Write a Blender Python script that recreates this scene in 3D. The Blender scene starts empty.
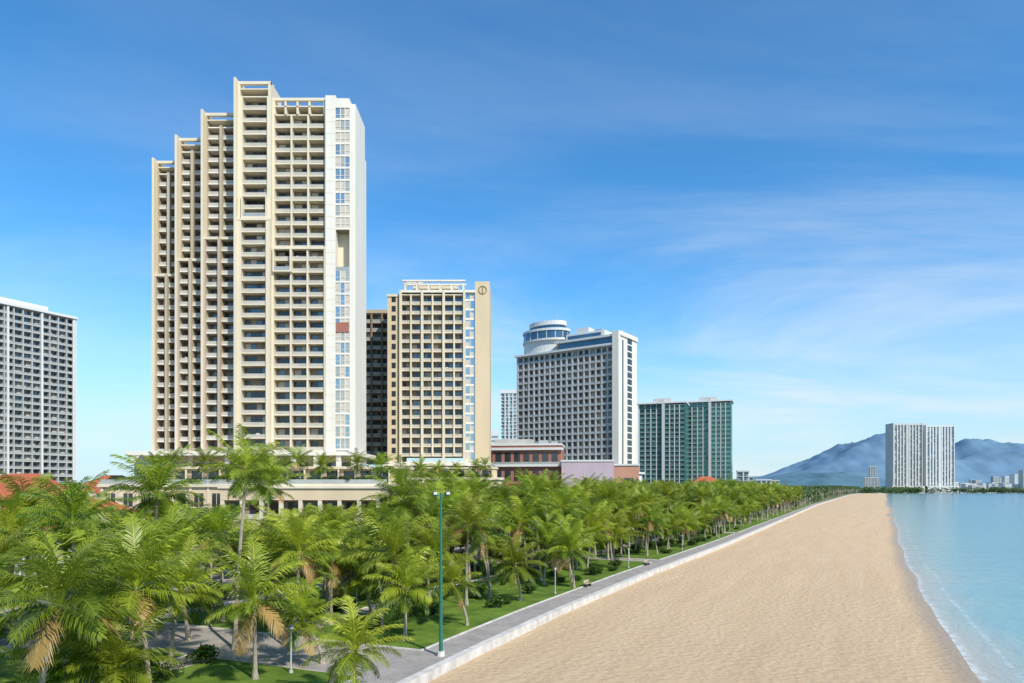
import bpy, math, random
import numpy as np
from mathutils import Vector, noise
random.seed(7)
R=random.random
def U(a,b): return a+(b-a)*random.random()
scene=bpy.context.scene
COL=scene.collection
# ------------------------------------------------------------ materials
MATS={}
def mat(name,color,rough=0.8,var=0.12,scale=0.6,bump=0.0,bscale=8,metal=0.0,objvar=0.0,spec=0.5,streak=False):
    if name in MATS: return MATS[name]
    m=bpy.data.materials.new(name); m.use_nodes=True
    nt=m.node_tree; N=nt.nodes; L=nt.links
    p=N['Principled BSDF']; p.inputs['Roughness'].default_value=rough; p.inputs['Metallic'].default_value=metal
    p.inputs['Specular IOR Level'].default_value=spec
    tc=N.new('ShaderNodeTexCoord'); n=N.new('ShaderNodeTexNoise'); n.inputs['Scale'].default_value=scale; n.inputs['Detail'].default_value=6
    if streak:
        mp=N.new('ShaderNodeMapping'); mp.inputs['Scale'].default_value=(1,1,0.12)
        L.new(tc.outputs['Object'],mp.inputs[0]); L.new(mp.outputs[0],n.inputs['Vector'])
    else: L.new(tc.outputs['Object'],n.inputs['Vector'])
    mx=N.new('ShaderNodeMix'); mx.data_type='RGBA'
    c=color
    mx.inputs[6].default_value=(c[0]*(1-var),c[1]*(1-var),c[2]*(1-var),1)
    mx.inputs[7].default_value=(min(1,c[0]*(1+var)),min(1,c[1]*(1+var)),min(1,c[2]*(1+var)),1)
    mr=N.new('ShaderNodeMapRange'); mr.inputs[1].default_value=0.3; mr.inputs[2].default_value=0.7
    L.new(n.outputs[0],mr.inputs[0]); L.new(mr.outputs[0],mx.inputs[0])
    L.new(mx.outputs[2],p.inputs['Base Color'])
    if bump:
        b=N.new('ShaderNodeBump'); b.inputs['Strength'].default_value=bump; n2=N.new('ShaderNodeTexNoise'); n2.inputs['Scale'].default_value=bscale
        L.new(tc.outputs['Object'],n2.inputs['Vector']); L.new(n2.outputs[0],b.inputs['Height']); L.new(b.outputs[0],p.inputs['Normal'])
    MATS[name]=m; return m
mat('cream_paint',(0.67,0.59,0.44),0.7,0.08,0.2,streak=True)
mat('white_paint',(0.75,0.70,0.60),0.6,0.06,0.3,streak=True)
mat('taupe_paint_and_shade',(0.45,0.37,0.265),0.8,0.10,0.2,streak=True)  # taupe paint; on the tower's left bays, cream darkened to carry their shade
mat('brown_paint_and_shade',(0.20,0.155,0.11),0.8,0.08,0.2)  # brown paint; behind the tower's left bays it paints in the recess shade
mat('beige_wall',(0.62,0.50,0.33),0.8,0.08,0.2,streak=True)
mat('room_wall',(0.28,0.23,0.165),0.8,0.05)
mat('glass_dark',(0.04,0.048,0.052),0.06,0.2,0.2,metal=0.2,spec=0.8)
mat('glass_mid',(0.13,0.16,0.18),0.06,0.2,0.2,metal=0.5,spec=0.8)
mat('glass_blue',(0.36,0.46,0.50),0.08,0.15,0.15,metal=0.7)
mat('glass_teal',(0.09,0.24,0.21),0.10,0.25,0.1,metal=0.4)
mat('glass_deepblue',(0.07,0.15,0.22),0.08,0.15,0.1,metal=0.5)
mat('curtain',(0.54,0.49,0.41),0.9,0.1,1.0)
mat('rail_glass',(0.36,0.38,0.36),0.15,0.1,0.3,metal=0.1)
mat('rail_cream',(0.48,0.44,0.36),0.5,0.12,0.3)
mat('metal_rail',(0.55,0.55,0.52),0.4,0.05,metal=0.2)
mat('gold',(0.45,0.28,0.10),0.35,0.05,metal=0.8)
mat('red_brown',(0.34,0.14,0.10),0.8,0.1,0.3)
mat('pink_wall',(0.46,0.37,0.42),0.8,0.06,0.3)
mat('terracotta',(0.48,0.25,0.17),0.8,0.08,0.3)
mat('roof_tile',(0.42,0.11,0.05),0.85,0.3,2.0,bump=0.3)
mat('grey_conc',(0.44,0.42,0.38),0.85,0.1,0.3,streak=True)
mat('cool_grey',(0.38,0.39,0.38),0.7,0.08,0.2,streak=True)
mat('warm_grey',(0.47,0.46,0.43),0.7,0.08,0.2,streak=True)
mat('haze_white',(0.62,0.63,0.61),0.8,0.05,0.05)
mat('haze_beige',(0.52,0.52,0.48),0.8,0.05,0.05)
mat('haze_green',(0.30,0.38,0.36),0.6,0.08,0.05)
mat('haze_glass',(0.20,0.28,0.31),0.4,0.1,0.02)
mat('asphalt',(0.055,0.055,0.057),0.9,0.25,0.5,bump=0.2,bscale=30)
mat('line_white',(0.75,0.75,0.72),0.7,0.1,3)
mat('kerb',(0.58,0.55,0.50),0.85,0.22,1.0)
mat('green_metal',(0.02,0.15,0.10),0.4,0.08,2)
mat('dark_metal',(0.05,0.055,0.06),0.5,0.1)
mat('lamp_white',(0.55,0.57,0.58),0.3,0.03)
mat('trunk',(0.34,0.29,0.23),0.95,0.25,5,bump=0.5,bscale=14)
mat('coconut',(0.20,0.20,0.04),0.5,0.3,4)
mat('tyre',(0.02,0.02,0.02),0.9,0.1)
mat('car_glass',(0.03,0.04,0.05),0.05,0.1)
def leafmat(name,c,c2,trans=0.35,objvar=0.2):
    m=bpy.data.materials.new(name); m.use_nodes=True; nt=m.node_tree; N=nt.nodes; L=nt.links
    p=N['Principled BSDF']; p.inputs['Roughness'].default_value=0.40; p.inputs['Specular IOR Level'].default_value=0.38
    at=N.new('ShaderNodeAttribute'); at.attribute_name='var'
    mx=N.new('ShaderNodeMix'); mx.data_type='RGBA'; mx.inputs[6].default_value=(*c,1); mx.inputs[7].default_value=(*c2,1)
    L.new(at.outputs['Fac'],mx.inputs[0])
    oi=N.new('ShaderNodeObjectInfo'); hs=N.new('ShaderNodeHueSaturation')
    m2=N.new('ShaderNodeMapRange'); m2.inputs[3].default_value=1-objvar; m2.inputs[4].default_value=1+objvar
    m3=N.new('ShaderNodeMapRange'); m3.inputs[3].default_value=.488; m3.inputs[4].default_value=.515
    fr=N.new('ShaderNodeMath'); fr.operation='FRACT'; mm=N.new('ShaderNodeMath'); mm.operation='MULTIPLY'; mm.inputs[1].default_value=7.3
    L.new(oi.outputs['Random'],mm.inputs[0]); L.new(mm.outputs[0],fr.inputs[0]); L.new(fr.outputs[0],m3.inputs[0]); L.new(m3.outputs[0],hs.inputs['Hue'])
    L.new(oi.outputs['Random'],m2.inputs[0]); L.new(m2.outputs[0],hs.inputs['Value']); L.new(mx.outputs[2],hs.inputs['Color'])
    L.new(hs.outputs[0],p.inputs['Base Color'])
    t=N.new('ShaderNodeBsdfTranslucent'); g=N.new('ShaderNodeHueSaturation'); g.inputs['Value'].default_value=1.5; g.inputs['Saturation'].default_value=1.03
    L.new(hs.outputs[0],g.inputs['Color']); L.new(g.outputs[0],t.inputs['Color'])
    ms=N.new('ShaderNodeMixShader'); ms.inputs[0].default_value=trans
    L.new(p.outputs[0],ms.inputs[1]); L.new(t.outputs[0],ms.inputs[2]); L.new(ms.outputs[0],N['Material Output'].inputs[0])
    MATS[name]=m
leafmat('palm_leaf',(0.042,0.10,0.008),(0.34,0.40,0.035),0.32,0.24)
leafmat('palm_dry',(0.30,0.19,0.06),(0.40,0.28,0.10),0.2)
leafmat('broad_leaf',(0.020,0.058,0.008),(0.095,0.165,0.02),0.3)
leafmat('far_leaf_haze',(0.04,0.085,0.02),(0.14,0.21,0.05),0.22)  # distant foliage, with slight haze put into the greens

# ------------------------------------------------------------ mesh helpers
def mk(name,verts,faces,mats,fm=None,parent=None,smooth=False,attrs=None,loc=(0,0,0)):
    me=bpy.data.meshes.new(name); me.from_pydata(verts,[],faces)
    for m in mats: me.materials.append(MATS[m] if isinstance(m,str) else m)
    if fm is not None: me.polygons.foreach_set('material_index',fm)
    if smooth: me.polygons.foreach_set('use_smooth',[True]*len(faces))
    if attrs:
        for k,v in attrs.items():
            a=me.attributes.new(k,'FLOAT','POINT'); a.data.foreach_set('value',v)
    me.update()
    o=bpy.data.objects.new(name,me); COL.objects.link(o); o.location=loc
    if parent: o.parent=parent
    return o
class Bld:
    def __init__(s,name,ox,oy,ang=0,oz=0):
        s.name=name; s.o=(ox,oy,oz); s.ang=math.radians(ang); s.parts={}; s.sub=(0,0,0.0)
    def frame(s,x=0,y=0,ang=0): s.sub=(x,y,math.radians(ang))
    def tr(s,x,y,z):
        a=s.sub[2]; X=x*math.cos(a)-y*math.sin(a)+s.sub[0]; Y=x*math.sin(a)+y*math.cos(a)+s.sub[1]
        a=s.ang; return (X*math.cos(a)-Y*math.sin(a),X*math.sin(a)+Y*math.cos(a),z)
    def add(s,part,m,vs,fs):
        P=s.parts.setdefault((part,m),([],[])); n=len(P[0])
        P[0].extend(s.tr(*v) for v in vs); P[1].extend(tuple(i+n for i in f) for f in fs)
    def box(s,part,m,x0,x1,y0,y1,z0,z1):
        s.add(part,m,[(x0,y0,z0),(x1,y0,z0),(x1,y1,z0),(x0,y1,z0),(x0,y0,z1),(x1,y0,z1),(x1,y1,z1),(x0,y1,z1)],
          [(0,3,2,1),(4,5,6,7),(0,1,5,4),(1,2,6,5),(2,3,7,6),(3,0,4,7)])
    def prism(s,part,m,pts,z0,z1):
        n=len(pts); vs=[(x,y,z0) for x,y in pts]+[(x,y,z1) for x,y in pts]
        s.add(part,m,vs,[tuple(range(n))[::-1],tuple(range(n,2*n))]+[(i,(i+1)%n,n+(i+1)%n,n+i) for i in range(n)])
    def done(s):
        e=bpy.data.objects.new(s.name,None); COL.objects.link(e); e.location=s.o; e.empty_display_size=1
        for (p,m),(v,f) in s.parts.items(): mk(p,v,f,[m],parent=e)
        return e
def grid(b,x0,x1,z0,z1,nf,nc,yf,dep=1.5,slab='white_paint',fin='cream_paint',rail='rail_glass',fw=0.25,fproud=0.12,
         glass=('glass_dark','glass_mid','curtain','room_wall'),wt=(4,3,2,1),back=8,edge=0.0,railh=1.0,core='room_wall',npane=2,partial=0.0,st=0.16):
    fh=(z1-z0)/nf; cw=(x1-x0)/nc
    b.box('core',core,x0,x1,yf+dep+0.06,yf+dep+back,z0,z1)
    for i in range(nf+1):
        z=z0+i*fh
        b.box('floor_slabs',slab,x0,x1,yf-edge,yf+dep,z-st,z+st)
        if i<nf and rail:
            b.box('balustrades',rail,x0+0.03,x1-0.03,yf+0.06,yf+0.10,z+0.16,z+0.16+railh)
            b.box('handrails','metal_rail',x0+0.02,x1-0.02,yf+0.04,yf+0.12,z+0.16+railh,z+0.22+railh)
    for j in range(1,nc):
        x=x0+j*cw; b.box('fins',fin,x-fw/2,x+fw/2,yf-fproud,yf+dep,z0-0.1,z1+0.1)
    for i in range(nf):
        for j in range(nc):
            zx=z0+i*fh+0.14; zt=z0+(i+1)*fh-0.14-0.35
            a=x0+j*cw+fw/2+0.1; c=x0+(j+1)*cw-fw/2-0.1; w=(c-a)/npane
            for k in range(npane):
                m=random.choices(glass,wt)[0]
                b.box('windows',m,a+k*w+0.05,a+(k+1)*w-0.05,yf+dep-0.02,yf+dep+0.1,zx+0.05,zt)
            if partial and R()<partial:
                q=U(0.3,max(.4,(c-a)-1.5)); b.box('loungers',random.choice(('brown_paint_and_shade','white_paint','glass_dark')),a+q,a+q+U(.5,1.1),yf+0.5,yf+1.0,zx,zx+U(.5,1.2))
# ------------------------------------------------------------ coast lines
EP=np.array([(-34,-20),(-18,18),(-6.5,45.5),(-2.6,54.8),(5,71.6),(20.6,103),(49.7,158),(134,325),(232,520),(627,1268),(900,1740)],float)
SP=np.array([(-28,-80),(10,0),(35.6,50.8),(42.1,65.2),(53.5,88.4),(79,137.5),(172.6,309),(454,825),(928,1690),(1050,1830),(1400,1880),(2200,2100),(4000,2600),(9000,4500),(14000,13000)],float)
def smooth_line(P,step):
    d=np.r_[0,np.cumsum(np.hypot(*np.diff(P,axis=0).T))]; n=int(d[-1]/step); t=np.linspace(0,d[-1],n)
    x=np.interp(t,d,P[:,0]); y=np.interp(t,d,P[:,1])
    for _ in range(6):
        x[1:-1]=(x[:-2]+2*x[1:-1]+x[2:])/4; y[1:-1]=(y[:-2]+2*y[1:-1]+y[2:])/4
    return t,x,y
Et,Ex,Ey=smooth_line(EP,2.0)
tx=np.gradient(Ex); ty=np.gradient(Ey); ln=np.hypot(tx,ty); tx/=ln; ty/=ln
def W(s,w):
    x=np.interp(s,Et,Ex); y=np.interp(s,Et,Ey); a=np.interp(s,Et,tx); b=np.interp(s,Et,ty)
    return (float(x-b*w),float(y+a*w))
def strip(name,w0,w1,z0,z1,m,s0,s1,step=4):
    n=max(2,int((s1-s0)/step)+1); v=[];f=[]
    for i in range(n):
        s=s0+(s1-s0)*i/(n-1)
        for w,z in((w0,z0),(w0,z1),(w1,z1),(w1,z0)):
            x,y=W(s,w); v.append((x,y,z))
    for i in range(n-1):
        for k in range(3): f.append((i*4+k,i*4+k+1,i*4+4+k+1,i*4+4+k))
    f.append((3,2,1,0)); f.append(tuple((n-1)*4+k for k in range(4)))
    return mk(name,v,f,[m])
mat('city_ground',(0.16,0.16,0.12),0.95,0.3,0.02)
gp=[(x,y,0) for x,y in zip(Ex,Ey)]+[(1050,1835,0),(1400,1885,0),(2200,2105,0),(4000,2605,0),(9000,4505,0),(14000,13000,0),(14000,16000,0),(-16000,16000,0),(-16000,-200,0),(-34,-200,0)]
g=mk('ground',gp,[tuple(range(len(gp)))],['city_ground'])
import bmesh
bm=bmesh.new(); bm.from_mesh(g.data); bmesh.ops.triangulate(bm,faces=bm.faces[:]); bmesh.ops.recalc_face_normals(bm,faces=bm.faces[:]); bm.to_mesh(g.data); bm.free()
def pavemat():
    m=bpy.data.materials.new('pavement_tiles'); m.use_nodes=True; N=m.node_tree.nodes; L=m.node_tree.links; p=N['Principled BSDF']; p.inputs['Roughness'].default_value=0.85
    tc=N.new('ShaderNodeTexCoord'); mp=N.new('ShaderNodeMapping'); mp.inputs['Rotation'].default_value=(0,0,math.radians(27)); L.new(tc.outputs['Object'],mp.inputs[0])
    b=N.new('ShaderNodeTexBrick'); b.inputs['Scale'].default_value=1.6; b.inputs['Mortar Size'].default_value=0.02
    b.inputs['Color1'].default_value=(0.43,0.385,0.345,1); b.inputs['Color2'].default_value=(0.34,0.305,0.27,1); b.inputs['Mortar'].default_value=(0.18,0.17,0.16,1)
    L.new(mp.outputs[0],b.inputs[0]); n=N.new('ShaderNodeTexNoise'); n.inputs['Scale'].default_value=0.5; n.inputs['Detail'].default_value=6; L.new(tc.outputs['Object'],n.inputs[0])
    mr=N.new('ShaderNodeMapRange'); mr.inputs[3].default_value=0.65; mr.inputs[4].default_value=1.3; L.new(n.outputs[0],mr.inputs[0])
    hs=N.new('ShaderNodeHueSaturation'); L.new(b.outputs[0],hs.inputs['Color']); L.new(mr.outputs[0],hs.inputs['Value']); L.new(hs.outputs[0],p.inputs['Base Color']); MATS['pavement_tiles']=m
pavemat()
def grassmat():
    m=bpy.data.materials.new('grass'); m.use_nodes=True; N=m.node_tree.nodes; L=m.node_tree.links; p=N['Principled BSDF']; p.inputs['Roughness'].default_value=0.9; p.inputs['Specular IOR Level'].default_value=0.2
    tc=N.new('ShaderNodeTexCoord'); n=N.new('ShaderNodeTexNoise'); n.inputs['Scale'].default_value=0.3; n.inputs['Detail'].default_value=9; n.inputs['Roughness'].default_value=0.75; L.new(tc.outputs['Object'],n.inputs[0])
    r=N.new('ShaderNodeValToRGB'); e=r.color_ramp.elements; e[0].position=0.32; e[0].color=(0.045,0.095,0.010,1); e[1].position=0.68; e[1].color=(0.17,0.26,0.035,1)
    L.new(n.outputs[0],r.inputs[0]); L.new(r.outputs[0],p.inputs['Base Color'])
    b=N.new('ShaderNodeBump'); b.inputs['Strength'].default_value=0.8; n2=N.new('ShaderNodeTexNoise'); n2.inputs['Scale'].default_value=9; L.new(tc.outputs['Object'],n2.inputs[0]); L.new(n2.outputs[0],b.inputs['Height']); L.new(b.outputs[0],p.inputs['Normal']); MATS['grass']=m
grassmat()
strip('promenade_pavement',0.5,35,0.004,0.02,'pavement_tiles',0,1850,6)
strip('seawall',0,0.7,-1.6,0.25,'kerb',0,1850,4)
for a,b in((4,70.5),(79,150),(155,235),(240,330),(335,450),(455,700),(705,1100),(1105,1800)):
    for w0,w1 in((4.2,17),(20.0,34)):
        strip('lawn_kerb',w0-0.15,w1+0.15,0.0,0.12,'kerb',a-0.15,b+0.15)
        strip('lawn',w0,w1,0.0,0.135,'grass',a,b)
strip('road',36,48,0.004,0.03,'asphalt',0,1850,6)
strip('road_kerb',35.2,36,0.0,0.16,'kerb',0,1850,6)
strip('sidewalk',48,54,0.0,0.15,'pavement_tiles',0,1850,6)
v=[];f=[]
for s in range(10,700,8):
    for w in (39,45):
        p=[W(s,w-0.07),W(s,w+0.07),W(s+3,w+0.07),W(s+3,w-0.07)]; n=len(v); v+=[(x,y,0.036) for x,y in p]; f.append((n,n+1,n+2,n+3))
    p=[W(s,41.9),W(s,42.1),W(s+8,42.1),W(s+8,41.9)]; n=len(v); v+=[(x,y,0.036) for x,y in p]; f.append((n,n+1,n+2,n+3))
mk('road_markings',v,f,['line_white'])

# ------------------------------------------------------------ beach
def shore_x(y): return np.interp(y,SPy,SPx)
St,Sx,Sy=smooth_line(SP,6.0); SPx,SPy=Sx,Sy
def wob(y): return 0.8*noise.noise(Vector((y*0.03,3.3,0)))*min(4,1+abs(y)/150)+0.25*noise.noise(Vector((y*0.13,9.3,0)))
ys=list(np.arange(-40,160,1.5))+list(np.arange(160,500,5))+list(np.arange(500,1745,15))
ts=[0,0.02,0.06,0.12,0.2,0.3,0.4,0.5,0.6,0.7,0.78,0.85,0.9,0.94,0.97,0.985,1.0,1.06,1.25]
v=[];f=[];wet=[]
for y in ys:
    xa=float(np.interp(y,Ey,Ex))-0.05; xb=float(shore_x(y))+wob(y); wd=max(8,xb-xa)
    for t in ts:
        x=xa+wd*t
        z=-0.45-1.05*t**1.6 if t<=1 else -1.5-(t-1)*3
        if t<0.95: z+=0.10*noise.noise(Vector((x*0.12,y*0.07,0)))+0.03*noise.noise(Vector((x*0.6,y*0.5,4)))
        v.append((x,y,z)); wet.append(wd*(1-t))
nT=len(ts)
for i in range(len(ys)-1):
    for j in range(nT-1):
        a=i*nT+j; f.append((a,a+1,a+nT+1,a+nT))
def sandmat():
    m=bpy.data.materials.new('sand'); m.use_nodes=True; N=m.node_tree.nodes; L=m.node_tree.links; p=N['Principled BSDF']
    tc=N.new('ShaderNodeTexCoord'); mp=N.new('ShaderNodeMapping'); mp.inputs['Rotation'].default_value=(0,0,math.radians(28)); mp2=N.new('ShaderNodeMapping'); mp2.inputs['Scale'].default_value=(1,0.10,1)
    L.new(tc.outputs['Object'],mp.inputs[0]); L.new(mp.outputs[0],mp2.inputs[0])
    n=N.new('ShaderNodeTexNoise'); n.inputs['Scale'].default_value=0.45; n.inputs['Detail'].default_value=8; n.inputs['Roughness'].default_value=0.65; L.new(mp2.outputs[0],n.inputs[0])
    n3=N.new('ShaderNodeTexNoise'); n3.inputs['Scale'].default_value=4; n3.inputs['Detail'].default_value=10; n3.inputs['Roughness'].default_value=0.9; L.new(tc.outputs['Object'],n3.inputs[0])
    hf=N.new('ShaderNodeMath'); hf.operation='MULTIPLY_ADD'; hf.inputs[1].default_value=1.6; L.new(n3.outputs[0],hf.inputs[0])
    hn=N.new('ShaderNodeMath'); hn.operation='MULTIPLY'; hn.inputs[1].default_value=.55; L.new(n.outputs[0],hn.inputs[0]); L.new(hn.outputs[0],hf.inputs[2])
    r=N.new('ShaderNodeMapRange'); r.inputs[1].default_value=0.75; r.inputs[2].default_value=1.4; L.new(hf.outputs[0],r.inputs[0])
    mx=N.new('ShaderNodeMix'); mx.data_type='RGBA'; mx.inputs[6].default_value=(0.50,0.345,0.195,1); mx.inputs[7].default_value=(0.74,0.545,0.345,1); L.new(r.outputs[0],mx.inputs[0])
    at=N.new('ShaderNodeAttribute'); at.attribute_name='wet'; wr=N.new('ShaderNodeMapRange'); wr.inputs[1].default_value=0.3; wr.inputs[2].default_value=3.5; wr.inputs[3].default_value=1; wr.inputs[4].default_value=0; wr.interpolation_type='SMOOTHSTEP'
    L.new(at.outputs['Fac'],wr.inputs[0])
    mw=N.new('ShaderNodeMix'); mw.data_type='RGBA'; mw.inputs[7].default_value=(0.44,0.33,0.22,1); L.new(wr.outputs[0],mw.inputs[0]); L.new(mx.outputs[2],mw.inputs[6]); L.new(mw.outputs[2],p.inputs['Base Color'])
    rr=N.new('ShaderNodeMapRange'); rr.inputs[3].default_value=0.95; rr.inputs[4].default_value=0.35; L.new(wr.outputs[0],rr.inputs[0]); L.new(rr.outputs[0],p.inputs['Roughness'])
    p.inputs['Specular IOR Level'].default_value=0.2
    b=N.new('ShaderNodeBump'); b.inputs['Strength'].default_value=0.7; b.inputs['Distance'].default_value=0.18; vv=N.new('ShaderNodeTexVoronoi'); vv.inputs['Scale'].default_value=1.7; vv.inputs['Randomness'].default_value=1; L.new(tc.outputs['Object'],vv.inputs[0])
    a2=N.new('ShaderNodeMath'); a2.operation='ADD'; L.new(n3.outputs[0],a2.inputs[0]); L.new(vv.outputs[0],a2.inputs[1]); L.new(a2.outputs[0],b.inputs['Height']); L.new(b.outputs[0],p.inputs['Normal']); MATS['sand']=m
sandmat()
mk('beach_sand',v,f,['sand'],smooth=True,attrs={'wet':wet})
# ------------------------------------------------------------ sea
ys=list(np.arange(-60,160,1.5))+list(np.arange(160,500,5))+list(np.arange(500,1900,20))+list(np.arange(1900,4500,100))+list(np.arange(4500,13000,800))
ds=[-6,-1,0,0.4,0.8,1.3,2,3,5,8,13,22,40,80,180,500,1500,5000,16000]
v=[];f=[];sh=[]
for y in ys:
    xb=float(shore_x(y))+wob(y)
    for d in ds: v.append((xb+d,y,-1.5)); sh.append(d*(0.88 if y<1700 else 0.3))
nT=len(ds)
for i in range(len(ys)-1):
    for j in range(nT-1):
        a=i*nT+j; f.append((a,a+1,a+nT+1,a+nT))
def watermat():
    m=bpy.data.materials.new('sea_water'); m.use_nodes=True; N=m.node_tree.nodes; L=m.node_tree.links; p=N['Principled BSDF']
    at=N.new('ShaderNodeAttribute'); at.attribute_name='shore'
    lg=N.new('ShaderNodeMath'); lg.operation='LOGARITHM'; lg.inputs[1].default_value=10; ad=N.new('ShaderNodeMath'); ad.inputs[1].default_value=1.0; mxm=N.new('ShaderNodeMath'); mxm.operation='MAXIMUM'; mxm.inputs[1].default_value=0
    L.new(at.outputs['Fac'],mxm.inputs[0]); L.new(mxm.outputs[0],ad.inputs[0]); L.new(ad.outputs[0],lg.inputs[0])
    dv=N.new('ShaderNodeMath'); dv.operation='DIVIDE'; dv.inputs[1].default_value=3; L.new(lg.outputs[0],dv.inputs[0])
    tc=N.new('ShaderNodeTexCoord')
    np_=N.new('ShaderNodeTexNoise'); np_.inputs['Scale'].default_value=.06; np_.inputs['Detail'].default_value=4; L.new(tc.outputs['Object'],np_.inputs[0])
    pm=N.new('ShaderNodeMapRange'); pm.inputs[3].default_value=-.10; pm.inputs[4].default_value=.10; L.new(np_.outputs[0],pm.inputs[0]); pa=N.new('ShaderNodeMath'); L.new(dv.outputs[0],pa.inputs[0]); L.new(pm.outputs[0],pa.inputs[1])
    r=N.new('ShaderNodeValToRGB'); e=r.color_ramp.elements; e[0].position=0; e[0].color=(0.46,0.39,0.29,1); e[1].position=1; e[1].color=(0.02,0.13,0.27,1)
    for pos,c in((0.13,(0.37,0.38,0.31,1)),(0.30,(0.19,0.35,0.34,1)),(0.52,(0.06,0.26,0.31,1)),(0.75,(0.03,0.18,0.29,1))):
        q=e.new(pos); q.color=c
    L.new(pa.outputs[0],r.inputs[0])
    n=N.new('ShaderNodeTexNoise'); n.inputs['Scale'].default_value=1.0; n.inputs['Detail'].default_value=6; L.new(tc.outputs['Object'],n.inputs[0])
    fr=N.new('ShaderNodeMapRange'); fr.inputs[1].default_value=0.05; fr.inputs[2].default_value=0.9; fr.inputs[3].default_value=0.8; fr.inputs[4].default_value=0; L.new(at.outputs['Fac'],fr.inputs[0])
    q1=N.new('ShaderNodeMath'); q1.operation='SUBTRACT'; q1.inputs[1].default_value=3.0; L.new(at.outputs['Fac'],q1.inputs[0]); q2=N.new('ShaderNodeMath'); q2.operation='ABSOLUTE'; L.new(q1.outputs[0],q2.inputs[0])
    q3=N.new('ShaderNodeMapRange'); q3.inputs[1].default_value=0; q3.inputs[2].default_value=.35; q3.inputs[3].default_value=.4; q3.inputs[4].default_value=0; L.new(q2.outputs[0],q3.inputs[0])
    q4=N.new('ShaderNodeMath'); q4.operation='MAXIMUM'; L.new(fr.outputs[0],q4.inputs[0]); L.new(q3.outputs[0],q4.inputs[1])
    mu=N.new('ShaderNodeMath'); mu.operation='MULTIPLY'; nr=N.new('ShaderNodeMapRange'); nr.inputs[1].default_value=0.4; nr.inputs[2].default_value=0.58; L.new(n.outputs[0],nr.inputs[0]); L.new(nr.outputs[0],mu.inputs[0]); L.new(q4.outputs[0],mu.inputs[1])
    mf=N.new('ShaderNodeMix'); mf.data_type='RGBA'; mf.inputs[7].default_value=(0.72,0.73,0.70,1); L.new(mu.outputs[0],mf.inputs[0]); L.new(r.outputs[0],mf.inputs[6]); L.new(mf.outputs[2],p.inputs['Base Color'])
    p.inputs['Roughness'].default_value=0.14; p.inputs['IOR'].default_value=1.33
    mp=N.new('ShaderNodeMapping'); mp.inputs['Rotation'].default_value=(0,0,math.radians(28)); mp2=N.new('ShaderNodeMapping'); mp2.inputs['Scale'].default_value=(1,0.35,1); L.new(tc.outputs['Object'],mp.inputs[0]); L.new(mp.outputs[0],mp2.inputs[0])
    w=N.new('ShaderNodeTexNoise'); w.inputs['Scale'].default_value=0.5; w.inputs['Detail'].default_value=6; w.inputs['Roughness'].default_value=.6; L.new(mp2.outputs[0],w.inputs[0])
    b=N.new('ShaderNodeBump'); b.inputs['Strength'].default_value=0.7; b.inputs['Distance'].default_value=0.4; L.new(w.outputs[0],b.inputs['Height']); L.new(b.outputs[0],p.inputs['Normal']); MATS['sea_water']=m
watermat()
mk('sea_water',v,f,['sea_water'],smooth=True,attrs={'shore':sh})

# ------------------------------------------------------------ main hotel tower
T=Bld('hotel_tower',-73.0,182)
FH=3.17
def bayA(x0,x1,yf,z0,z1,zj,jog,nc,finm,fwL,fwR,top,rails='rail_cream',dep=2.1,**k):
    for za,zb,yy in((zj,z1,yf),(z0,zj,yf-jog)):
        n=max(1,round((zb-za)/FH))
        grid(T,x0+fwL,x1-fwR,za,zb,n,nc,yy,dep=dep,fin=finm,rail=rails,back=7-(0 if yy==yf else -jog),partial=.35,railh=.8,**k)
        T.box('side_fins',finm,x0,x0+fwL,yy-0.35,yy+8,za,zb)
        T.box('side_fins',finm,x1-fwR,x1,yy-0.35,yy+8,za,zb)
    T.box('ledges','cream_paint',x0-0.02,x1+0.02,yf-jog-0.45,yf+0.4,zj-0.35,zj+0.3)
    T.box('roof_frame',finm,x0,x0+0.7,yf-0.37,yf+8,z1,top); T.box('roof_frame',finm,x1-0.7,x1,yf-0.37,yf+8,z1,top)
    T.box('roof_frame','cream_paint',x0,x1,yf-0.42,yf+0.5,top-0.75,top); T.box('roof_frame','cream_paint',x0+0.7,x1-0.7,yf+5,yf+8,z1,top-0.3)
    T.box('roof_frame','cream_paint',x0+0.7,x1-0.7,yf-0.3,yf+5,(z1+top)/2-0.2,(z1+top)/2+0.1)
bayA(0,8.8,0,23,117.3,84.2,1.0,1,'cream_paint',1.25,1.0,121.2,npane=4,wt=(5,3,2,2),slab='cream_paint')
bayA(8.8,23.2,1.4,23,113.2,77.2,0.6,3,'cream_paint',0.5,0.5,117.6,npane=2,fw=0.45,wt=(5,3,2,2),slab='cream_paint')
for x in (12,15.2,18.4): T.box('roof_frame','cream_paint',x,x+0.5,1.1,9,113.3,116.8)
def pframe(x0,x1,y,z0,z1):
    T.box('picture_frame','cream_paint',x0,x1,y-1.1,y+.3,z0,z0+.4); T.box('picture_frame','cream_paint',x0,x1,y-1.1,y+.3,z1-.4,z1)
    T.box('picture_frame','cream_paint',x0,x0+.4,y-1.08,y+.3,z0+.4,z1-.4); T.box('picture_frame','cream_paint',x1-.4,x1,y-1.08,y+.3,z0+.4,z1-.4)
    T.box('picture_rail','rail_glass',x0+.4,x1-.4,y-1.0,y-.95,z0+.4,z0+1.4)
pframe(1.2,8.0,0,84.6,90.6); pframe(9.2,14.2,0.8,70.6,77.0)
T.box('white_wall','white_paint',23.2,25.9,0.2,16,22,117.8)
for i in range(30): T.box('wall_joints','cream_paint',23.3,25.8,0.17,0.2,22+i*3.17,22.08+i*3.17)
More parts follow.
